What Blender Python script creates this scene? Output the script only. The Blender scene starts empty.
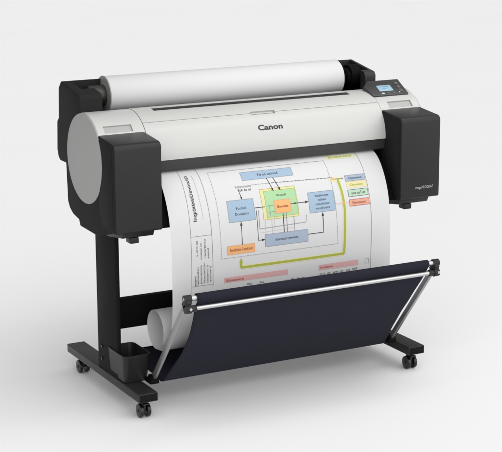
import bpy, bmesh, math, random
from mathutils import Vector, Matrix
random.seed(4)
SC = bpy.context.scene
COL = SC.collection
W = 1.289                      # overall width of the printer, metres

# ------------------------------------------------------------------ materials
def mat(name, col, rough=.5, metal=0.0, bump=0.0, bscale=300, spec=.5, var=0.0, vscale=6, weave=0, coat=0.0, speck=0.0):
    m = bpy.data.materials.new(name); m.use_nodes = True
    nt = m.node_tree; N = nt.nodes; L = nt.links
    b = N['Principled BSDF']
    b.inputs['Base Color'].default_value = (*col, 1)
    b.inputs['Roughness'].default_value = rough
    b.inputs['Metallic'].default_value = metal
    b.inputs['Specular IOR Level'].default_value = spec
    b.inputs['Coat Weight'].default_value = coat
    tc = N.new('ShaderNodeTexCoord')
    if var or speck:
        n = N.new('ShaderNodeTexNoise'); n.inputs['Scale'].default_value = vscale; n.inputs['Detail'].default_value = 6
        L.new(tc.outputs['Object'], n.inputs['Vector'])
        mr = N.new('ShaderNodeMapRange')
        mr.inputs['To Min'].default_value = 1 - var; mr.inputs['To Max'].default_value = 1 + var
        L.new(n.outputs['Fac'], mr.inputs['Value'])
        mx = N.new('ShaderNodeMix'); mx.data_type = 'RGBA'; mx.blend_type = 'MULTIPLY'
        mx.inputs['Factor'].default_value = 1
        mx.inputs['A'].default_value = (*col, 1)
        L.new(mr.outputs['Result'], mx.inputs['B'])
        L.new(mx.outputs['Result'], b.inputs['Base Color'])
        r2 = N.new('ShaderNodeMapRange')
        r2.inputs['To Min'].default_value = max(0, rough - .07); r2.inputs['To Max'].default_value = min(1, rough + .07)
        L.new(n.outputs['Fac'], r2.inputs['Value']); L.new(r2.outputs['Result'], b.inputs['Roughness'])
    if bump:
        bn = N.new('ShaderNodeBump'); bn.inputs['Strength'].default_value = bump; bn.inputs['Distance'].default_value = .0006
        if weave:
            w1 = N.new('ShaderNodeTexWave'); w1.bands_direction = 'X'; w1.inputs['Scale'].default_value = weave
            w2 = N.new('ShaderNodeTexWave'); w2.bands_direction = 'Z'; w2.inputs['Scale'].default_value = weave
            for w in (w1, w2):
                w.inputs['Distortion'].default_value = .6
                L.new(tc.outputs['Object'], w.inputs['Vector'])
            mm = N.new('ShaderNodeMath'); mm.operation = 'MULTIPLY'
            L.new(w1.outputs['Fac'], mm.inputs[0]); L.new(w2.outputs['Fac'], mm.inputs[1])
            L.new(mm.outputs[0], bn.inputs['Height'])
        else:
            nb = N.new('ShaderNodeTexNoise'); nb.inputs['Scale'].default_value = bscale; nb.inputs['Detail'].default_value = 3
            L.new(tc.outputs['Object'], nb.inputs['Vector']); L.new(nb.outputs['Fac'], bn.inputs['Height'])
        L.new(bn.outputs['Normal'], b.inputs['Normal'])
    return m

M = {}
M['white']   = mat('white_plastic', (.452, .454, .438), .33, bump=.05, bscale=900, var=.012, vscale=4)
M['seam']    = mat('seam_gap', (.10, .10, .10), .6)
M['grey']    = mat('grey_plastic', (.305, .305, .30), .5, bump=.08, bscale=900, var=.02)
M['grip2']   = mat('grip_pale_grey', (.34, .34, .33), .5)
M['slot']    = mat('slot_dark_grey', (.035, .035, .034), .8, spec=.08)
M['grip']    = mat('grip_grey', (.42, .42, .41), .5)
M['side']    = mat('matt_charcoal_plastic', (.019, .019, .0193), .55, spec=.03, bump=.3, bscale=700, var=.06, vscale=9)
M['dark']    = mat('charcoal_plastic', (.0185, .0185, .019), .33, spec=.22, bump=.35, bscale=700, var=.06, vscale=9)
M['darker']  = mat('black_plastic', (.005, .005, .0055), .55, spec=.04, bump=.12, bscale=900, var=.06)
M['black']   = mat('black_steel', (.009, .009, .0095), .5, spec=.04, bump=.1, bscale=1200, var=.05)
M['bar']     = mat('dark_grey_plastic', (.036, .036, .036), .42, spec=.3, bump=.08, bscale=900)
M['flange']  = mat('flange_grey', (.27, .27, .265), .5, bump=.05, var=.03)
M['core']    = mat('spindle_brown_black', (.022, .020, .016), .35)
M['steel']   = mat('brushed_aluminium', (.50, .50, .50), .36, metal=.9, var=.05, vscale=40)
M['armmetal'] = mat('grey_metal', (.34, .34, .345), .38, metal=.75, var=.05, vscale=30)
M['fabric']  = mat('navy_black_fabric', (.0155, .0156, .0260), .95, bump=.5, weave=700, spec=.2, var=.12, vscale=12)
M['paper']   = mat('white_paper', (.548, .548, .551), .75, spec=.25, var=.006, vscale=10)
M['rubber']  = mat('black_rubber', (.006, .006, .0065), .22, spec=.45, var=.1)
M['lcdframe'] = mat('panel_black', (.03, .03, .031), .28, bump=.05)
M['button']  = mat('button_grey', (.09, .09, .09), .4)
M['btnmark'] = mat('button_marking', (.55, .55, .55), .5)
M['ink']     = mat('black_ink', (.035, .035, .038), .8, spec=.2)
M['inkgrey'] = mat('grey_ink', (.22, .22, .23), .8, spec=.2)
M['inkpale'] = mat('pale_grey_ink', (.42, .42, .43), .8, spec=.2)
M['blue']    = mat('blue_ink', (.29, .385, .49), .8, spec=.2)
M['steelblue'] = mat('grey_blue_ink', (0.3, 0.36, 0.45), .8, spec=.2)
M['yellow']  = mat('yellow_ink', (0.6, 0.55, 0.3), .8, spec=.2)
M['green']   = mat('green_ink', (0.33, 0.52, 0.29), .8, spec=.2)
M['green2']  = mat('mint_ink', (0.38, 0.52, 0.4), .8, spec=.2)
M['orange']  = mat('orange_ink', (0.66, 0.36, 0.15), .8, spec=.2)
M['salmon']  = mat('salmon_ink', (0.6, 0.31, 0.22), .8, spec=.2)
M['pink']    = mat('pink_ink', (0.56, 0.33, 0.33), .8, spec=.2)
M['olive']   = mat('olive_ink', (0.33, 0.35, 0.06), .8, spec=.2)
M['lime']    = mat('pale_lime_ink', (0.58, 0.58, 0.36), .8, spec=.2)
M['redink']  = mat('dark_red_ink', (.30, .04, .03), .8, spec=.2)
M['logo']    = mat('black_print', (.008, .008, .008), .5)
M['silver']  = mat('silver_print', (.36, .36, .36), .4)

def floor_mat():
    m = mat('studio_floor', (.86, .86, .86), .6, spec=.1, bump=.03, bscale=60, var=.006, vscale=1.2)
    return m
M['floor'] = floor_mat()
def lcd_mat():
    m = bpy.data.materials.new('lcd_glow'); m.use_nodes = True
    b = m.node_tree.nodes['Principled BSDF']
    b.inputs['Base Color'].default_value = (.22, .34, .42, 1); b.inputs['Roughness'].default_value = .15
    b.inputs['Emission Color'].default_value = (.40, .60, .74, 1); b.inputs['Emission Strength'].default_value = .17
    return m
M['lcd'] = lcd_mat()
M['lcdink'] = mat('lcd_text', (.12, .22, .32), .4)

# ------------------------------------------------------------------ helpers
def wloc(o):
    v = Vector((0, 0, 0))
    while o is not None: v = v + o.location; o = o.parent
    return v
def obj(name, bm, m, parent=None, smooth=35, mods=()):
    """link a bmesh (in world coordinates) as ONE mesh object whose origin is the middle of it"""
    me = bpy.data.meshes.new(name)
    bmesh.ops.recalc_face_normals(bm, faces=bm.faces) if mods != 'keep' else None
    lo = Vector((min(v.co[i] for v in bm.verts) for i in range(3)))
    hi = Vector((max(v.co[i] for v in bm.verts) for i in range(3)))
    c = (lo + hi) / 2
    for v in bm.verts: v.co -= c
    bm.to_mesh(me); bm.free()
    for mm in (m if isinstance(m, (list, tuple)) else [m]): me.materials.append(M[mm])
    if smooth:
        for p in me.polygons: p.use_smooth = True
        me.set_sharp_from_angle(angle=math.radians(smooth))
    o = bpy.data.objects.new(name, me); COL.objects.link(o)
    if parent is not None:
        o.parent = parent; o.location = c - wloc(parent)
    else:
        o.location = c
    return o
def thing(name, label, cat, loc):
    o = bpy.data.objects.new(name, None); COL.objects.link(o)
    o.empty_display_size = .1; o.location = loc; o['label'] = label; o['category'] = cat
    return o
def tag(o, label, cat): o['label'] = label; o['category'] = cat
def copy_tree(o, parent, delta):
    c = o.copy(); COL.objects.link(c); c.parent = parent; c.location = o.location + Vector(delta)
    for ch in list(o.children):
        d = ch.copy(); COL.objects.link(d); d.parent = c
    return c
def bevel(bm, r, seg=3, ang=25, edges=None):
    es = edges if edges is not None else [e for e in bm.edges if len(e.link_faces) == 2 and e.calc_face_angle(0) > math.radians(ang)]
    bmesh.ops.bevel(bm, geom=es, offset=r, segments=seg, profile=.5, affect='EDGES', clamp_overlap=True)
def box(x0, x1, y0, y1, z0, z1, r=0, seg=3):
    bm = bmesh.new()
    bmesh.ops.create_cube(bm, size=1)
    for v in bm.verts:
        v.co = Vector((x0 + (v.co.x + .5) * (x1 - x0), y0 + (v.co.y + .5) * (y1 - y0), z0 + (v.co.z + .5) * (z1 - z0)))
    if r: bevel(bm, r, seg)
    return bm
def prism(yz, x0, x1, r=0, seg=3, ang=25):
    """polygon in the side view, pulled along the width"""
    bm = bmesh.new()
    a = [bm.verts.new((x0, y, z)) for y, z in yz]; b = [bm.verts.new((x1, y, z)) for y, z in yz]
    n = len(yz)
    bm.faces.new(a); bm.faces.new(b[::-1])
    for i in range(n): bm.faces.new((a[i], a[(i + 1) % n], b[(i + 1) % n], b[i]))
    bmesh.ops.recalc_face_normals(bm, faces=bm.faces)
    if r: bevel(bm, r, seg, ang)
    return bm
def frame_of(d):
    d = d.normalized(); up = Vector((0, 0, 1)) if abs(d.z) < .9 else Vector((0, 1, 0))
    a = d.cross(up).normalized(); return a, d.cross(a).normalized()
def cyl(p, q, r, n=32, r2=None, cap=True, bev=0):
    p, q = Vector(p), Vector(q); a, b = frame_of(q - p); r2 = r if r2 is None else r2
    bm = bmesh.new()
    A = [bm.verts.new(p + r * (math.cos(t) * a + math.sin(t) * b)) for t in [2 * math.pi * i / n for i in range(n)]]
    B = [bm.verts.new(q + r2 * (math.cos(t) * a + math.sin(t) * b)) for t in [2 * math.pi * i / n for i in range(n)]]
    for i in range(n): bm.faces.new((A[i], A[(i + 1) % n], B[(i + 1) % n], B[i]))
    if cap: bm.faces.new(A[::-1]); bm.faces.new(B)
    if bev: bevel(bm, bev, 3, 60)
    return bm
def lathe(p, axis, prof, n=40):
    """profile (distance along the axis, radius) spun about the axis"""
    p = Vector(p); axis = Vector(axis).normalized(); a, b = frame_of(axis)
    bm = bmesh.new(); rings = []
    for s, r in prof:
        rings.append([bm.verts.new(p + axis * s + max(r, 1e-5) * (math.cos(2 * math.pi * i / n) * a + math.sin(2 * math.pi * i / n) * b)) for i in range(n)])
    for k in range(len(rings) - 1):
        for i in range(n): bm.faces.new((rings[k][i], rings[k][(i + 1) % n], rings[k + 1][(i + 1) % n], rings[k + 1][i]))
    bmesh.ops.remove_doubles(bm, verts=bm.verts, dist=2e-5)
    return bm
def join(*bms):
    out = bmesh.new()
    for b in bms:
        me = bpy.data.meshes.new('tmp'); b.to_mesh(me); b.free(); out.from_mesh(me); bpy.data.meshes.remove(me)
    return out
def cut(bm, *cutters):
    """boolean difference of closed shapes"""
    me = bpy.data.meshes.new('tmp'); bm.to_mesh(me); bm.free()
    o = bpy.data.objects.new('tmp', me); COL.objects.link(o); used = []
    for c in cutters:
        bmesh.ops.recalc_face_normals(c, faces=c.faces)
        mc = bpy.data.meshes.new('tmpc'); c.to_mesh(mc); c.free()
        oc = bpy.data.objects.new('tmpc', mc); COL.objects.link(oc)
        md = o.modifiers.new('b', 'BOOLEAN'); md.object = oc; md.operation = 'DIFFERENCE'; md.solver = 'EXACT'
        used.append(oc)
    dg = bpy.context.evaluated_depsgraph_get(); dg.update()
    ev = o.evaluated_get(dg); res = bpy.data.meshes.new_from_object(ev)
    out = bmesh.new(); out.from_mesh(res)
    for x in used + [o]:
        mm = x.data; bpy.data.objects.remove(x); bpy.data.meshes.remove(mm)
    bpy.data.meshes.remove(res)
    return out
def text_tris(s, weight=0.0, extrude=0.0):
    """flat lettering: verts and faces, scaled so that x runs 0..1 and y 0..h (same scale)"""
    cu = bpy.data.curves.new('t', 'FONT'); cu.body = s; cu.offset = weight; cu.resolution_u = 3; cu.extrude = extrude
    o = bpy.data.objects.new('t', cu); COL.objects.link(o)
    dg = bpy.context.evaluated_depsgraph_get(); dg.update()
    me = bpy.data.meshes.new_from_object(o.evaluated_get(dg))
    vs = [v.co.copy() for v in me.vertices]; fs = [tuple(p.vertices) for p in me.polygons]
    bpy.data.objects.remove(o); bpy.data.curves.remove(cu); bpy.data.meshes.remove(me)
    x0 = min(v.x for v in vs); x1 = max(v.x for v in vs); y0 = min(v.y for v in vs); y1 = max(v.y for v in vs)
    return [((v.x - x0) / (x1 - x0), (v.y - y0) / (y1 - y0)) for v in vs], fs, (x1 - x0) / (y1 - y0)

# ------------------------------------------------------------------ the setting
def build_floor():
    bm = bmesh.new()
    v = [bm.verts.new(p) for p in ((-60, -30, 0), (60, -30, 0), (60, 80, 0), (-60, 80, 0))]
    bm.faces.new(v)
    o = obj('floor', bm, 'floor', smooth=0); o['kind'] = 'structure'
build_floor()

# ------------------------------------------------------------------ the printer
YC, ZC, R = .248, .872, .153             # the covers follow one big cylinder
def arc_pt(deg, r=R): t = math.radians(deg); return (YC - r * math.cos(t), ZC + r * math.sin(t))
printer = thing('large_format_printer', 'wide format printer in white and charcoal with a curved white cover', 'printer', (W / 2, .25, .62))

def arc_shell(x0, x1, d0, d1, r=R, thick=.006, step=2.0, pockets=()):
    """a curved cover of real thickness; pockets = (x0, x1, deg0, deg1, depth)"""
    xs = sorted({round(v, 5) for v in [x0, x1] + [q for p in pockets for q in p[:2]] if x0 <= v <= x1})
    base = [d0, d1] + [q for p in pockets for q in p[2:4]]
    ds = sorted({round(v, 4) for v in base if d0 <= v <= d1})
    full = []
    for a, b in zip(ds, ds[1:]):
        n = max(1, round((b - a) / step)); full += [a + (b - a) * i / n for i in range(n)]
    ds = full + [ds[-1]]
    nx, nd = len(xs) - 1, len(ds) - 1
    bm = bmesh.new(); cache = {}
    def V(i, j, rr):
        k = (i, j, round(rr, 6))
        if k not in cache: y, z = arc_pt(ds[j], rr); cache[k] = bm.verts.new((xs[i], y, z))
        return cache[k]
    def rad(i, j):
        xm, dm = (xs[i] + xs[i + 1]) / 2, (ds[j] + ds[j + 1]) / 2
        for p in pockets:
            if p[0] < xm < p[1] and p[2] < dm < p[3]: return r - p[4]
        return r
    ri = r - thick
    for i in range(nx):
        for j in range(nd):
            q = rad(i, j)
            bm.faces.new((V(i, j, q), V(i, j + 1, q), V(i + 1, j + 1, q), V(i + 1, j, q)))
            bm.faces.new((V(i, j, ri), V(i + 1, j, ri), V(i + 1, j + 1, ri), V(i, j + 1, ri)))
            if i == 0: bm.faces.new((V(0, j, q), V(0, j, ri), V(0, j + 1, ri), V(0, j + 1, q)))
            if i == nx - 1: bm.faces.new((V(nx, j, q), V(nx, j + 1, q), V(nx, j + 1, ri), V(nx, j, ri)))
            if j == 0: bm.faces.new((V(i, 0, q), V(i + 1, 0, q), V(i + 1, 0, ri), V(i, 0, ri)))
            if j == nd - 1: bm.faces.new((V(i, nd, q), V(i, nd, ri), V(i + 1, nd, ri), V(i + 1, nd, q)))
            if i < nx - 1 and abs(rad(i + 1, j) - q) > 1e-6:
                q2 = rad(i + 1, j); bm.faces.new((V(i + 1, j, q), V(i + 1, j + 1, q), V(i + 1, j + 1, q2), V(i + 1, j, q2)))
            if j < nd - 1 and abs(rad(i, j + 1) - q) > 1e-6:
                q2 = rad(i, j + 1); bm.faces.new((V(i, j + 1, q), V(i + 1, j + 1, q), V(i + 1, j + 1, q2), V(i, j + 1, q2)))
    return bm

# dark body between the two ends; the front follows behind the hanging sheet
body_prof = [(.16, .64), (.44, .66), (.47, .72), (.47, .96), (.40, .985), (.30, .985), (.20, .96), (.150, .90), (.150, .812), (.128, .800), (.092, .770), (.058, .722), (.034, .668), (.030, .650)]
obj('body', prism(body_prof, .16, W - .16, .004, 2), 'darker', printer)
# bar under the curved cover, above the paper exit
bar = prism([(.098, .868), (.104, .8295), (.112, .8255), (.15, .8255), (.15, .868)], .166, W - .166, .003, 2)
obj('exit_bar', bar, 'bar', printer)

# end housings: the dark side mouldings
side = [(.030, .655), (.16, .618), (.312, .622), (.322, .642), (.375, .652), (.405, .668), (.422, .690), (.429, .825), (.485, .825), (.500, .836), (.510, .86), (.502, .965), (.470, .992), (.30, 1.012)]
side += [arc_pt(d, .136) for d in (86, 75, 64, 53, 42, 31, 20, 9, -2)] + [(.105, .80), (.030, .80)]
for s in (0, 1):
    x0, x1 = (.003, .17) if s == 0 else (W - .17, W - .003)
    h = obj('end_housing', prism(side, x0, x1, .005, 3, 20), 'side', printer)
    # under tray with its small latch
    tx0, tx1 = (.035, .150) if s == 0 else (W - .165, W - .035)
    obj('under_tray', join(prism([(.012, .651), (.020, .634), (.14, .617), (.30, .617), (.30, .66), (.012, .66)], tx0, tx1, .003, 2),
                           box(tx0 + .03, tx0 + .062, .022, .06, .612, .632, .003)), 'dark', printer)
# grey round end caps
for s in (0, 1):
    xa, xb = ((-.0015, .004) if s == 0 else (W + .004, W - .008))
    obj('end_cap', lathe((xa, YC, .870), (1 if s == 0 else -1, 0, 0), [(0, 0), (0, .1515 - .004 * s), (.0008, .1535 - .004 * s), (.0025, .1548 - .004 * s), (.012, .1548 - .004 * s), (.012, 0)], 96), 'grey', printer)

# white shoulders with a recessed grip
for s in (0, 1):
    x0, x1 = (.0045, .1735) if s == 0 else (1.1165, W - .0045)
    px0, px1 = (.030, .132) if s == 0 else (1.154, 1.256)
    obj('shoulder_cover', arc_shell(x0, x1, -3, 116, R + .001, .014, pockets=[(px0, px1, 40, 51, .011)]), 'white', printer, 30)
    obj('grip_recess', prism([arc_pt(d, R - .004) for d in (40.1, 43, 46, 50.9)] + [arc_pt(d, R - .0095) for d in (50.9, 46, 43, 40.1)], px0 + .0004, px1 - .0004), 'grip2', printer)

# the curved front cover, the cover above it, the slot for the paper
LX0, LX1 = .1755, 1.1145
nx0, nx1 = .588, .684
front_cover = obj('front_cover', arc_shell(LX0, LX1, -1.5, 50.6, R + .002, .012, pockets=[(nx0, nx1, 47.6, 51, .007)]), 'white', printer, 30)
top_cover = obj('top_cover', arc_shell(LX0, LX1, 51.3, 112, R + .002, .034, pockets=[(nx0, nx1, 50, 54.0, .007), (.243, 1.030, 74.0, 84.5, .026)]), 'white', printer, 30)
obj('feed_slot', prism([arc_pt(74.05, R + .0006), arc_pt(84.45, R + .0006), arc_pt(84.35, R - .0235), arc_pt(74.15, R - .0235)], .244, 1.029), 'slot', printer)
obj('cover_handle', prism([arc_pt(47.9, R - .0046), arc_pt(50.2, R - .0036), arc_pt(50.2, R - .0048), arc_pt(47.9, R - .0056)], nx0 + .004, nx1 - .004), 'grip', printer)

def wrap_text(s, x0, x1, d_base, h, m, name, parent, weight=.03, r=R + .0024):
    vs, fs, asp = text_tris(s, weight)
    bm = bmesh.new(); vv = []
    for a, b in vs:
        d = d_base + math.degrees(b * h / R); y, z = arc_pt(d, r); vv.append(bm.verts.new((x0 + a * (x1 - x0), y, z)))
    for f in fs:
        try: bm.faces.new([vv[i] for i in f])
        except ValueError: pass
    return obj(name, bm, m, parent, smooth=0, mods='keep')
wrap_text('Canon', .597, .695, 24.8, .0205, 'logo', 'lettering', front_cover, .035)

# ink tank covers: the two tall charcoal boxes in front
def tank_box(x0, x1):
    yz = [(-.006, .655), (-.006, .9525), (.135, .9675), (.135, .70), (.10, .655)]
    bm = prism(yz, x0, x1)
    for v in bm.verts: pass
    bm.edges.ensure_lookup_table()
    def mid(e): return (e.verts[0].co + e.verts[1].co) / 2
    top = [e for e in bm.edges if abs(mid(e).y + .006) < 1e-4 and abs(mid(e).z - .9525) < 1e-3]
    bevel(bm, .017, 6, edges=top)
    bm.edges.ensure_lookup_table()
    rest = [e for e in bm.edges if len(e.link_faces) == 2 and e.calc_face_angle(0) > math.radians(30)]
    bevel(bm, .006, 3, edges=rest)
    bm.normal_update()
    for f in bm.faces:
        if abs(f.normal.x) > .7: f.material_index = 1      # the matt moulded sides
    return bm
for s in (0, 1):
    x0, x1 = (.0015, W / 2 - W / 2 + .1725) if s == 0 else (W - .1725, W - .0015)
    t = obj('tank_cover', tank_box(x0, x1), ['dark', 'side'], printer, 30)
    # thin raised plate on the side that faces the camera, leaving a seam round it
    obj('side_plate', prism([(.012, .672), (.012, .935), (.022, .944), (.118, .954), (.118, .715), (.092, .672)], x0 - .0014, x0 + .01, .0012, 2), 'side', t)
    if s == 1:
        vs, fs, asp = text_tris('imagePROGRAF', .0)
        bm = bmesh.new(); tx0, tx1, z0 = 1.182, 1.258, .6865
        vv = [bm.verts.new((tx0 + a * (tx1 - tx0), -.0064, z0 + b * .0135)) for a, b in vs]
        for f in fs:
            try: bm.faces.new([vv[i] for i in f])
            except ValueError: pass
        obj('lettering', bm, 'silver', t, smooth=0, mods='keep')

# operation panel: a tilted wedge on the right shoulder
A = math.atan2(.046, .080)
ex = Vector((1, 0, 0)); eu = Vector((0, math.cos(A), math.sin(A))); en = Vector((0, -math.sin(A), math.cos(A)))
P0 = Vector((1.131, .172, 1.0125))
def on_panel(a, b, c=0): return P0 + ex * a + eu * b + en * c
def slab(poly, c0, c1, r=0, seg=2):
    bm = bmesh.new()
    lo = [bm.verts.new(on_panel(a, b, c0)) for a, b in poly]; hi = [bm.verts.new(on_panel(a, b, c1)) for a, b in poly]
    n = len(poly); bm.faces.new(lo[::-1]); bm.faces.new(hi)
    for i in range(n): bm.faces.new((lo[i], lo[(i + 1) % n], hi[(i + 1) % n], hi[i]))
    bmesh.ops.recalc_face_normals(bm, faces=bm.faces)
    if r: bevel(bm, r, seg)
    return bm
cp = obj('control_panel', slab([(-.020, 0), (.135, 0), (.135, .090), (.0, .090), (-.029, .062)], -.020, 0, .003), 'lcdframe', printer)
obj('panel_base', prism([(.184, .985), (.178, 1.004), (.250, 1.0445), (.300, 1.040), (.300, .985)], 1.165, 1.275, .003, 2), 'white', printer)
obj('screen', slab([(.021, .024), (.081, .024), (.081, .058), (.021, .058)], -.002, .0008, .0006), 'lcd', cp)
def panel_text(s, a0, a1, b0, h, m, name, par, c=.0012):
    vs, fs, asp = text_tris(s, .01); bm = bmesh.new()
    vv = [bm.verts.new(on_panel(a0 + u * (a1 - a0), b0 + w * h, c)) for u, w in vs]
    for f in fs:
        try: bm.faces.new([vv[i] for i in f])
        except ValueError: pass
    return bm
scr = [o for o in printer.children if o.name.startswith('control_panel')][0].children[0]
obj('screen_text', join(slab([(.034, .048), (.070, .048), (.070, .050), (.034, .050)], .001, .0013),
                        slab([(.040, .038), (.062, .038), (.062, .0395), (.040, .0395)], .001, .0013)), 'lcdink', scr)
for k in range(3):
    a = .022 + k * .024
    obj('button', slab([(a, .008), (a + .012, .008), (a + .012, .0145), (a, .0145)], -.002, .0015, .001), 'btnmark' if k == 0 else 'button', cp)
for k in range(3):
    p = on_panel(.112, .022 + k * .021, -.002); q = on_panel(.112, .022 + k * .021, .0015)
    obj('button', cyl(p, q, .0075, 24, bev=.0008), 'button', cp)
obj('indicator', cyl(on_panel(.100, .0115, -.001), on_panel(.100, .0115, .0014), .0025, 16), 'btnmark', cp)

# roll holders at both ends of the blank roll
def holder(x0, x1, y0):
    yz = [(y0, .965), (y0, 1.070), (y0 + .008, 1.083), (y0 + .172, 1.111), (y0 + .196, 1.085), (y0 + .205, .965)]
    return prism(yz, x0, x1, .005, 3, 15)
hl = holder(.000, .150, .275)
hl = cut(hl, box(.034, .2, .345, .437, 1.020, 1.2), box(.083, .2, .2, .350, .9, 1.2), box(.083, .2, .2, .437, .9, 1.03))
obj('roll_holder', hl, 'side', printer, 30)
hr = holder(1.100, 1.206, .305)
hr = cut(hr, box(1.0, 1.192, .336, .470, .985, 1.2), box(1.0, 1.157, .2, .340, .9, 1.2))
obj('roll_holder', hr, 'dark', printer, 30)
for xa, xb in ((1.128, 1.193),):
    obj('hub', lathe((xa, .415, 1.055), (1, 0, 0), [(0, 0), (0, .030), (.004, .034), (.016, .034), (.016, .044), (xb - xa, .044)], 48), 'darker', printer)

# ------------------------------------------------------------------ the blank roll on its spindle
RY, RZ, RR = .415, 1.056, .066
roll = thing('paper_roll', 'thick blank white paper roll on a spindle along the back of the printer', 'paper roll', (W / 2, RY, RZ - RR))
obj('paper', lathe((.1500, RY, RZ), (1, 0, 0), [(0, .030), (0, RR - .0006), (.0008, RR), (.9442, RR), (.945, RR - .0006), (.945, .030)], 128), 'paper', roll, 40)
obj('flange', lathe((.1455, RY, RZ), (1, 0, 0), [(0, .028), (0, RR + .0005), (.001, RR + .0015), (.0035, RR + .0015), (.0043, RR + .0005), (.0043, .028)], 96), 'flange', roll, 40)
obj('flange', lathe((1.0955, RY, RZ), (1, 0, 0), [(0, .028), (0, RR - .0045), (.001, RR - .003), (.006, RR - .003), (.0068, RR - .0045), (.0068, .028)], 96), 'darker', roll, 40)
obj('spindle', lathe((.060, RY, RZ), (1, 0, 0), [(0, 0), (0, .022), (.020, .024), (.026, .036), (.0850, .037), (.0855, .02), (1.03, .02), (1.036, .02), (1.05, .018), (1.10, .018), (1.10, 0)], 48), 'core', roll, 40)

# ------------------------------------------------------------------ the printed sheet
CT = [(.160, .832), (.118, .822), (.078, .795), (.042, .745), (.016, .685), (.003, .62), (-.003, .55), (-.004, .45), (-.002, .37), (.008, .30), (.032, .240), (.078, .204), (.140, .193)]
def catmull(c, n=24):
    c = [Vector(a) for a in c]; c = [2 * c[0] - c[1]] + c + [2 * c[-1] - c[-2]]; o = []
    for i in range(1, len(c) - 2):
        a, b, d, e = c[i - 1:i + 3]
        for k in range(n):
            t = k / n
            o.append(.5 * ((2 * b) + (-a + d) * t + (2 * a - 5 * b + 4 * d - e) * t * t + (-a + 3 * b - 3 * d + e) * t ** 3))
    o.append(c[-2]); return o
PROF = catmull(CT)
cy, cz, cr = .140, .265, .072
for k in range(1, 61):                                  # the free end curls back under itself
    t = math.radians(270 + k * 5.2); rr = cr - .00012 * k
    PROF.append(Vector((cy + rr * math.cos(t), cz + rr * math.sin(t))))
SL = [0.0]
for a, b in zip(PROF, PROF[1:]): SL.append(SL[-1] + (b - a).length)
PX0, PX1 = .205, 1.078
def on_sheet(u, v, off=0.0):
    """u metres from the left edge, v metres along the sheet from the slot"""
    v = max(0, min(SL[-1] - 1e-6, v))
    lo, hi = 0, len(SL) - 1
    while hi - lo > 1:
        mid = (lo + hi) // 2
        if SL[mid] <= v: lo = mid
        else: hi = mid
    t = (v - SL[lo]) / (SL[hi] - SL[lo]); p = PROF[lo].lerp(PROF[hi], t)
    def nrm(i):
        i0, i1 = max(0, i - 1), min(len(PROF) - 1, i + 1); d = (PROF[i1] - PROF[i0]).normalized(); return Vector((d.y, -d.x))
    n = nrm(lo).lerp(nrm(hi), t).normalized()
    if n.x > 0 and v < .5: n = -n
    ripple = .0016 * math.sin(u * 7.1 + 1.0) * min(1, max(0, (v - .15) / .3))
    return Vector((PX0 + u, p.x + n.x * off + ripple, p.y + n.y * off))
sh = bmesh.new(); sh_m = ['paper']
def midx(name):
    if name not in sh_m: sh_m.append(name)
    return sh_m.index(name)
rows = []
NU = 30
vs_list = [SL[i] for i in range(len(SL)) if i % 3 == 0 or i > len(SL) - 64]
if vs_list[-1] != SL[-1]: vs_list.append(SL[-1])
for v in vs_list: rows.append([sh.verts.new(on_sheet((PX1 - PX0) * i / NU, v)) for i in range(NU + 1)])
for a, b in zip(rows, rows[1:]):
    for i in range(NU): sh.faces.new((a[i], b[i], b[i + 1], a[i + 1]))
def quad_strip(pts_l, pts_r, m, off):
    mi = midx(m); L = [sh.verts.new(on_sheet(u, v, off)) for u, v in pts_l]; Rr = [sh.verts.new(on_sheet(u, v, off)) for u, v in pts_r]
    for i in range(len(L) - 1):
        f = sh.faces.new((L[i], L[i + 1], Rr[i + 1], Rr[i])); f.material_index = mi
def rect(u0, u1, v0, v1, m, off=.0004):
    n = max(1, int((v1 - v0) / .008)); k = max(1, int((u1 - u0) / .03))
    for j in range(k):
        a, b = u0 + (u1 - u0) * j / k, u0 + (u1 - u0) * (j + 1) / k
        vs = [v0 + (v1 - v0) * i / n for i in range(n + 1)]
        quad_strip([(a, v) for v in vs], [(b, v) for v in vs], m, off)
def line(pts, w, m, off=.0008, dash=0, gap=0):
    for (u0, v0), (u1, v1) in zip(pts, pts[1:]):
        d = Vector((u1 - u0, v1 - v0)); ln = d.length; d /= ln; n = Vector((-d.y, d.x)) * (w / 2)
        segs = [(0, ln)]
        if dash:
            segs = []; s = 0
            while s < ln: segs.append((s, min(ln, s + dash))); s += dash + gap
        for s0, s1 in segs:
            k = max(1, int((s1 - s0) / .01))
            pp = [Vector((u0, v0)) + d * (s0 + (s1 - s0) * i / k) for i in range(k + 1)]
            quad_strip([tuple(p + n) for p in pp], [tuple(p - n) for p in pp], m, off)
def arrow(u, v, du, dv, s, m='ink', off=.0009):
    d = Vector((du, dv)).normalized(); n = Vector((-d.y, d.x)); p = Vector((u, v)); mi = midx(m)
    q = [p, p - d * s * 1.5 + n * s * .55, p - d * s * 1.5 - n * s * .55]
    f = sh.faces.new([sh.verts.new(on_sheet(a.x, a.y, off)) for a in q]); f.material_index = mi
def words(s, u0, u1, v0, v1, m='ink', off=.0012, weight=.0, turn=False, taper=1.0):
    """v0 is the top of the letters and v1 their foot; turned lettering reads up the sheet"""
    vs, fs, asp = text_tris(s, weight); mi = midx(m); vv = []
    for a, b in vs:
        if not turn: p = (u0 + a * (u1 - u0), v1 + b * (v0 - v1))
        else:
            k = 1 + (taper - 1) * a
            p = (u1 + (b * k) * (u0 - u1), v1 + a * (v0 - v1))
        vv.append(sh.verts.new(on_sheet(*p, off)))
    for f in fs:
        try: g = sh.faces.new([vv[i] for i in f]); g.material_index = mi
        except ValueError: pass
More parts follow.
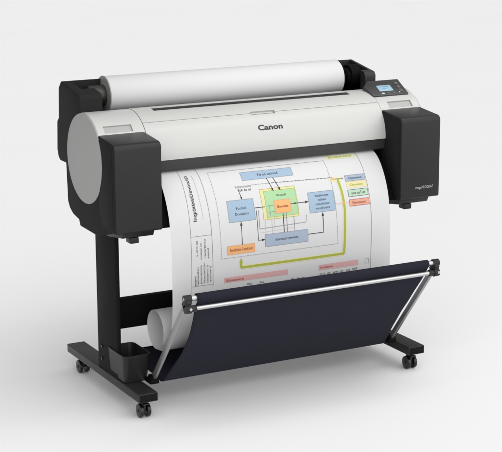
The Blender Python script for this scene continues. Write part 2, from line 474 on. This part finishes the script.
def outlined(u0, u1, v0, v1, m, edge='ink', w=.0016, off=.0004):
    rect(u0, u1, v0, v1, m, off)
    line([(u0, v0), (u1, v0)], w, edge, off + .0003); line([(u0, v1), (u1, v1)], w, edge, off + .0003)
    line([(u0, v0), (u0, v1)], w, edge, off + .0003); line([(u1, v0), (u1, v1)], w, edge, off + .0003)
# margins and frame
line([(.078, .045), (.074, .27), (.072, .56)], .0013, 'inkgrey')
line([(.147, .040), (.153, .27), (.154, .47)], .0015, 'inkgrey')
line([(.791, .030), (.794, .29), (.789, .50)], .0014, 'inkgrey')
line([(.183, .070), (.646, .070)], .0012, 'inkgrey')
line([(.646, .070), (.651, .380)], .0014, 'inkgrey', dash=.006, gap=.003)
line([(.183, .070), (.187, .380)], .0014, 'inkgrey', dash=.006, gap=.003)
line([(.187, .380), (.651, .380)], .0016, 'inkgrey', dash=.006, gap=.003)
line([(.121, .076), (.126, .235)], .0012, 'inkgrey', dash=.003, gap=.002)
# title running up the margin
words('InqpɔtɐtɐDɐvɐtcID', .0885, .1065, .074, .240, 'ink', weight=.015, turn=True, taper=.72)
# table in the margin
line([(.073, .291), (.154, .291)], .0014, 'inkgrey'); line([(.072, .464), (.154, .464)], .0014, 'inkgrey')
for k, (u, a, b) in enumerate([(.098, .306, .360), (.114, .315, .372), (.128, .303, .366), (.140, .335, .372)]):
    words(['v ~lrm oo', 'onobcpl vm', 'ravnrbrlvo', 'vvoonl'][k], u - .0075, u, a, b, 'ink', turn=True)
for k, (u, a, b) in enumerate([(.090, .428, .462), (.100, .398, .462), (.112, .392, .458), (.124, .384, .456), (.136, .392, .456), (.147, .400, .454)]):
    words(['tonbvn', 'tanosolvn', 'tnoiroamllo', 'lttooomllsn', 'tooamnl lr', 'aooivml'][k], u - .0072, u, a, b, 'ink', turn=True)
# title block of the diagram and the caption
outlined(.303, .505, .084, .1165, 'blue', 'inkgrey', .0012)
words('Pd ad ocinod', .366, .446, .0955, .105, 'ink')
words('Eubovoossoo', .268, .330, .133, .142, 'inkgrey'); words('BoK do od', .276, .326, .146, .155, 'ink')
line([(.332, .136), (.395, .136)], .0016, 'inkgrey', dash=.009, gap=.004)
line([(.395, .136), (.655, .142)], .0017, 'ink', dash=.012, gap=.003)
line([(.279, .158), (.283, .182)], .0022, 'ink'); arrow(.2835, .185, .1, 1, .007)
# left box
outlined(.223, .325, .184, .258, 'blue', 'inkgrey', .0013)
words('Fuobol', .255, .293, .2085, .217, 'ink'); words('Doousincs', .249, .300, .228, .2365, 'ink')
# green block
rect(.357, .497, .156, .263, 'yellow', .0003)
outlined(.371, .494, .164, .256, 'green', 'olive', .0012, .0005)
line([(.357, .156), (.497, .156)], .0014, 'olive', .0006); line([(.357, .263), (.497, .263)], .0014, 'olive', .0006)
line([(.357, .156), (.357, .263)], .0014, 'olive', .0006); line([(.497, .156), (.497, .263)], .0014, 'olive', .0006)
line([(.384, .218), (.384, .250)], .0014, 'inkgrey', .001); line([(.371, .238), (.404, .238)], .0012, 'inkgrey', .001)
words('Wuuodl', .417, .455, .179, .1865, 'ink', .0013)
outlined(.404, .468, .200, .245, 'orange', 'salmon', .0014, .0009)
words('Boonioe', .415, .458, .2185, .227, 'redink', .0016, .01)
# right box
outlined(.542, .646, .187, .259, 'blue', 'inkgrey', .0013)
for k, s in enumerate(['Aucsbaoooe', 'ostbsns', 'occolttoo', 'ouolosrs']):
    words(s, .568 + (.012 if k == 1 else 0), .624 - (.012 if k == 1 else 0), .1965 + k * .0148, .2045 + k * .0148, 'ink')
# lower boxes
outlined(.210, .316, .339, .369, 'orange', 'salmon', .002); words('Boondooloe Coonlcoool', .220, .307, .348, .359, 'redink')
outlined(.358, .529, .314, .357, 'steelblue', 'inkgrey', .0013); words('Inarcsoct owvoos', .399, .489, .3305, .340, 'ink')
# connectors
line([(.397, .117), (.410, .162)], .0023, 'ink'); line([(.422, .117), (.437, .162)], .0023, 'ink')
arrow(.411, .168, .28, 1, .008); arrow(.4385, .168, .3, 1, .008)
line([(.325, .218), (.366, .218)], .0023, 'ink'); line([(.371, .216), (.402, .216)], .0014, 'inkgrey', .001)
line([(.468, .218), (.530, .218)], .0023, 'ink'); arrow(.541, .218, 1, 0, .009); arrow(.494, .218, 1, 0, .007)
line([(.362, .263), (.362, .314)], .0014, 'inkpale'); line([(.388, .263), (.388, .314)], .0014, 'inkpale'); line([(.398, .246), (.398, .300)], .0012, 'inkpale')
line([(.434, .246), (.434, .314)], .0028, 'ink', .001); line([(.447, .246), (.447, .314)], .002, 'inkgrey', .001)
line([(.476, .263), (.476, .314)], .0018, 'inkgrey')
line([(.268, .258), (.268, .339)], .002, 'ink'); arrow(.268, .259, 0, -1, .009)
line([(.331, .226), (.331, .331), (.350, .331)], .002, 'ink'); arrow(.358, .331, 1, 0, .009)
line([(.339, .226), (.339, .292), (.523, .288), (.527, .262)], .0018, 'inkgrey'); line([(.344, .306), (.476, .300)], .0012, 'inkpale')
line([(.593, .266), (.593, .332), (.529, .332)], .0024, 'ink'); arrow(.593, .260, 0, -1, .009)
# yellow flow line
TH = [(.652, .150), (.676, .152), (.682, .20), (.685, .26), (.682, .32), (.677, .419), (.262, .419), (.262, .394)]
line(TH[1:], .0155, 'lime', .0005); line(TH[1:], .0085, 'olive', .0010); line([(.640, .150), (.692, .150)], .016, 'lime', .0006); line([(.655, .149), (.700, .149)], .004, 'inkgrey', .0009)
arrow(.262, .384, 0, -1, .012, 'olive', .0011); arrow(.668, .148, 1, 0, .011, 'orange', .0012)
line([(.651, .238), (.706, .238)], .0016, 'salmon', .0013, .005, .003); arrow(.690, .238, 1, 0, .008, 'orange', .0014)
# key on the right
words('Smootvoor', .672, .773, .0515, .063, 'olive', weight=.01); rect(.662, .785, .047, .068, 'lime', .0004)
for m, v0, v1, s, e in (('steelblue', .140, .162, 'Cnootoovuo', 'ink'), ('yellow', .165, .187, 'Choosooo', 'olive'), ('green2', .194, .218, 'ooo coTuo', 'ink'), ('salmon', .229, .252, 'Mooonoouo', 'redink')):
    outlined(.707, .789, v0, v1, m, 'inkgrey' if m == 'steelblue' else ('yellow' if m == 'yellow' else e), .0014)
    words(s, .720, .776, v0 + .0068, v1 - .0068, e)
# foot bars and notes
rect(.196, .447, .448, .467, 'pink'); words('BUoouosmeo oe', .205, .272, .4535, .463, 'redink')
rect(.571, .737, .449, .469, 'pink'); words('Cuooteooeo', .577, .630, .4545, .4625, 'redink')
words('Wn-', .284, .306, .477, .486, 'ink'); words('m-o', .334, .350, .478, .485, 'ink')
words('t  W  th ob', .444, .513, .482, .489, 'ink')
words('tn o  ot   ww  on   tot  WP', .575, .733, .4775, .486, 'ink')
line([(.766, .451), (.781, .451), (.781, .467), (.766, .467), (.766, .451)], .0012, 'inkgrey')
sheet = obj('printed_sheet', sh, sh_m, None, smooth=40, mods='keep')
tag(sheet, 'long white sheet printed with a coloured block diagram hanging from the front slot', 'printout')

# ------------------------------------------------------------------ the stand
stand = thing('printer_stand', 'black steel stand on four twin wheel casters under the printer', 'stand', (W / 2, .30, 0))
FX = (.0645, 1.1545); FW = .0700; FY0, FY1 = -.025, .635; FZ0, FZ1 = .066, .0974
legs = []
for i, fx in enumerate(FX):
    bm = box(fx, fx + FW, FY0, FY1, FZ0, FZ1, .0035, 3)
    obj('foot', bm, 'dark', stand)
    lx = fx + .003 if i == 0 else fx + .004
    leg = join(box(lx, lx + .015, .160, .336, FZ1 - .001, .625, .003), box(lx + .013, lx + .046, .246, .336, FZ1 - .001, .625, .003), box(lx - .0005, lx + .05, .150, .345, .605, .640, .003))
    obj('leg', leg, 'black', stand)
obj('crossbeam', box(FX[0] + .049, FX[1] + .02, .300, .330, .232, .342, .003), 'black', stand)
for i, fx in enumerate(FX):                             # bolts that hold each leg, and the end plugs of each foot
    for zz in (.135, .180):
        obj('bolt', cyl((fx + .0045 + i * .001, .300, zz), (fx + .0005 + i * .001, .300, zz), .0062, 6, bev=.0008), 'rubber', stand)
    foot = [o for o in stand.children if o.name.startswith('foot')][i]
    obj('end_plug', box(fx + .004, fx + FW - .004, FY0 - .0025, FY0 + .004, FZ0 + .003, FZ1 - .003, .0022, 2), 'black', foot)
# one caster, then copies of it
cx0, cy0 = FX[0] + FW / 2, .020
cast = obj('caster', join(cyl((cx0, cy0, .056), (cx0, cy0, .0665), .0125, 24), box(cx0 - .0065, cx0 + .0065, cy0 - .013, cy0 + .019, .022, .058, .004), cyl((cx0 - .0232, cy0, .025), (cx0 + .0232, cy0, .025), .005, 16, bev=.001), box(cx0 - .012, cx0 + .012, cy0 - .026, cy0 - .006, .0495, .0545, .002)), 'rubber', stand)
for sgn in (-1, 1):
    w = .0215
    prof = [(0, .0), (.001, .009), (.002, .014), (.0015, .0195), (.003, .0235), (.007, .025), (.012, .0245), (.0145, .022), (.0145, 0)]
    xs = cx0 + sgn * w
    obj('wheel', lathe((xs, cy0, .025), (-sgn, 0, 0), prof, 40), 'rubber', cast, 40)
for dx, dy in ((0, .548), (FX[1] - FX[0], 0), (FX[1] - FX[0], .548)): copy_tree(cast, stand, (dx, dy, 0))

# ------------------------------------------------------------------ the fabric basket
basket = thing('catch_basket', 'dark navy fabric catch basket hung on two grey metal arms', 'basket', (W / 2, -.05, .09))
AXL, AXR = .163, 1.137
PB = Vector((0, .072, .112)); PT = Vector((0, -.205, .455))
def flat_bar(x, p, q, wid, th):
    d = (q - p).normalized(); n = Vector((0, -d.z, d.y))
    bm = bmesh.new(); c = []
    for e in (p, q):
        c.append([bm.verts.new(Vector((x, 0, 0)) + e + Vector((sx * th / 2, 0, 0)) + n * (sy * wid / 2)) for sx, sy in ((-1, -1), (1, -1), (1, 1), (-1, 1))])
    a, b = c; bm.faces.new(a); bm.faces.new(b[::-1])
    for i in range(4): bm.faces.new((a[i], a[(i + 1) % 4], b[(i + 1) % 4], b[i]))
    bmesh.ops.recalc_face_normals(bm, faces=bm.faces); bevel(bm, .003, 3); return bm
for x in (AXL, AXR):
    obj('arm', flat_bar(x, PB, PT, .021, .012), 'armmetal', basket)
    s = 1 if x == AXL else -1
    obj('pivot', join(cyl((x - .014, .075, .113), (x + .014, .075, .113), .0155, 28, bev=.002), box(x - .022, x + .012, .05, .10, .0985, .114, .003),
                      cyl((x - .020, .075, .113), (x + .02, .075, .113), .007, 20)), 'darker', basket)
    # clamp: socket on the arm, a lug for the upper rod, a socket for the lower rod
    d = (PT - PB).normalized()
    cl = obj('clamp', join(flat_bar(x, PT - d * .026, PT + d * .010, .026, .020),
                       cyl((x - .011, -.203, .465), (x + .013, -.203, .465), .0132, 28, bev=.0025),
                       cyl((x - .010, -.208, .4315), (x + .010, -.208, .4315), .0148, 28, bev=.0025),
                       cyl((x, -.208, .4315), (x + s * .029, -.208, .4315), .0115, 28, bev=.002),
                       box(x - .009, x + .010, -.216, -.198, .430, .467, .003)), 'dark', basket)
    obj('screw', cyl((x - .0125, -.203, .465), (x - .010, -.203, .465), .0052, 20, bev=.0008), 'steel', cl)
    obj('screw', cyl((x + .004, -.2240, .4335), (x + .004, -.218, .4335), .0050, 20, bev=.001), 'steel', cl)
obj('front_rod', cyl((AXL + .026, -.208, .4315), (AXR - .026, -.208, .4315), .0076, 28, bev=.001), 'steel', basket)
obj('hem_rod', cyl((AXL + .010, -.203, .465), (AXR - .010, -.203, .465), .0088, 28, bev=.001), 'steel', basket)
# fabric: round the upper rod, down behind the lower rod, a trough, up to the beam
def fabric():
    HY, HZ = -.203, .465; path = []
    for k in range(0, 13):                             # hem sleeve
        t = math.radians(-60 + k * 25); path.append((HY + .0145 * math.cos(t), HZ + .0145 * math.sin(t), 0))
    path.append((-.206, .447, 0))
    n = 26
    y0, z0, y1, z1 = -.192, .426, .066, .099
    for k in range(n + 1):
        t = k / n; sag = .017 * math.sin(math.pi * t ** .85)
        path.append((y0 + (y1 - y0) * t + sag * -.75 * .6, z0 + (z1 - z0) * t - sag * .62 * .6, math.sin(math.pi * min(1, t * 1.02)) ** 1.1))
    path += [(.076, .094, 0), (.090, .092, 0)]
    for k in range(1, 15):
        t = k / 14; path.append((.09 + .168 * t, .092 + .070 * t ** .75, -1.0 * min(1, t * 2.5)))
    bm = bmesh.new(); rows = []; nx = 60
    for j, (y, z, inn) in enumerate(path):
        ind = (.019 if inn > 0 else .030) * inn; row = []
        x0, x1 = .196 + ind, 1.104 - ind
        for i in range(nx + 1):
            u = i / nx; x = x0 + (x1 - x0) * u
            e = max(0, inn); edge = math.exp(-((u - .5) * 2.0 - 1) ** 2 * 40) + math.exp(-((u - .5) * 2.0 + 1) ** 2 * 40)
            w = (.0016 * math.sin(x * 19 + j * .21) + .0011 * math.sin(x * 47 - j * .33 + 1.3)) * e + .006 * math.sin(math.pi * u) * e + .0008 * edge * math.sin(j * .9) * e
            row.append(bm.verts.new((x, y - w * .6, z - w * .5)))
        rows.append(row)
    for a, b in zip(rows, rows[1:]):
        for i in range(nx): bm.faces.new((a[i], a[i + 1], b[i + 1], b[i]))
    o = obj('fabric', bm, 'fabric', basket, 50)
    md = o.modifiers.new('thick', 'SOLIDIFY'); md.thickness = .0012
    return o
fabric()
obj('rear_rod', cyl((FX[0] + .016, .262, .158), (FX[1] + .004, .262, .158), .007, 20), 'black', basket)

# ------------------------------------------------------------------ the small bin standing on the foot
def bin_bm():
    def ring(x0, x1, y0, y1, z, r, n=8):
        pts = []
        for cx, cyy, a0 in ((x1 - r, y1 - r, 0), (x0 + r, y1 - r, 90), (x0 + r, y0 + r, 180), (x1 - r, y0 + r, 270)):
            for k in range(n + 1):
                t = math.radians(a0 + 90 * k / n); pts.append((cx + r * math.cos(t), cyy + r * math.sin(t), z))
        return pts
    zb, zt = .0985, .1965
    L = [ring(.0705, .1545, .103, .236, zb, .016), ring(.068, .157, .100, .240, zb + .004, .018), ring(.0645, .1655, .094, .250, zt - .006, .022), ring(.0635, .1670, .0925, .2515, zt - .004, .022),
         ring(.0635, .1670, .0925, .2515, zt - .0005, .022), ring(.0645, .166, .0935, .2505, zt, .0215), ring(.0668, .1637, .0958, .2482, zt, .0195), ring(.0672, .163, .0965, .2475, zt - .003, .0195), ring(.0715, .153, .104, .235, zb + .006, .016)]
    bm = bmesh.new(); V = [[bm.verts.new(p) for p in r] for r in L]; n = len(L[0])
    for a, b in zip(V, V[1:]):
        for i in range(n): bm.faces.new((a[i], a[(i + 1) % n], b[(i + 1) % n], b[i]))
    bm.faces.new(V[0][::-1]); bm.faces.new(V[-1])
    return bm
tray = obj('accessory_bin', bin_bm(), 'dark', None, 40)
tag(tray, 'open charcoal plastic bin with rounded corners standing on the foot of the stand', 'bin')

# ------------------------------------------------------------------ light
wd = bpy.data.worlds.new('World'); SC.world = wd; wd.use_nodes = True
nt = wd.node_tree; N = nt.nodes; L = nt.links
bg = N['Background']; tc = N.new('ShaderNodeTexCoord')
dt = N.new('ShaderNodeVectorMath'); dt.operation = 'DOT_PRODUCT'          # a white studio tent, brighter in front and above
L.new(tc.outputs['Generated'], dt.inputs[0]); dt.inputs[1].default_value = Vector((.17, -.90, .37)).normalized()
mr = N.new('ShaderNodeMapRange'); mr.inputs['From Min'].default_value = 0; mr.inputs['From Max'].default_value = 1
mr.inputs['To Min'].default_value = .32; mr.inputs['To Max'].default_value = 2.38
L.new(dt.outputs['Value'], mr.inputs['Value']); L.new(mr.outputs['Result'], bg.inputs['Strength'])
bg.inputs['Color'].default_value = (1, 1, 1, 1)
def area(name, loc, target, size, power):
    l = bpy.data.lights.new(name, 'AREA'); l.shape = 'RECTANGLE'; l.size, l.size_y = size; l.energy = power
    o = bpy.data.objects.new(name, l); COL.objects.link(o); o.location = loc
    o.rotation_euler = (Vector(target) - Vector(loc)).to_track_quat('-Z', 'Y').to_euler(); return o
area('added_highlight_strip', (1.25, -.22, 2.0), (1.2, .0, .95), (1.9, .16), 3.4)  # unseen strip lamp added to give the tank covers' top front edges a highlight

# ------------------------------------------------------------------ camera
cam = bpy.data.cameras.new('Camera'); co = bpy.data.objects.new('Camera', cam); COL.objects.link(co); SC.camera = co
Rv = Vector((.8817151, -.4717647, -.0040634)); Uv = Vector((.1107474, .1985962, .9738042)); Fv = Vector((.4585994, .8590679, -.2273520))
mw = Matrix(((Rv.x, Uv.x, -Fv.x, -1.92391), (Rv.y, Uv.y, -Fv.y, -4.55589), (Rv.z, Uv.z, -Fv.z, 1.83405), (0, 0, 0, 1)))
co.matrix_world = mw
cam.sensor_fit = 'HORIZONTAL'; cam.sensor_width = 36; cam.lens = 36 * 1540.92 / 502; cam.clip_end = 500; cam.clip_start = .05
SC.view_settings.view_transform = 'Standard'; SC.view_settings.look = 'None'; SC.view_settings.gamma = 1; SC.view_settings.exposure = 0
SC.render.engine = 'CYCLES'
SC.render.resolution_x = 1024; SC.render.resolution_y = 922
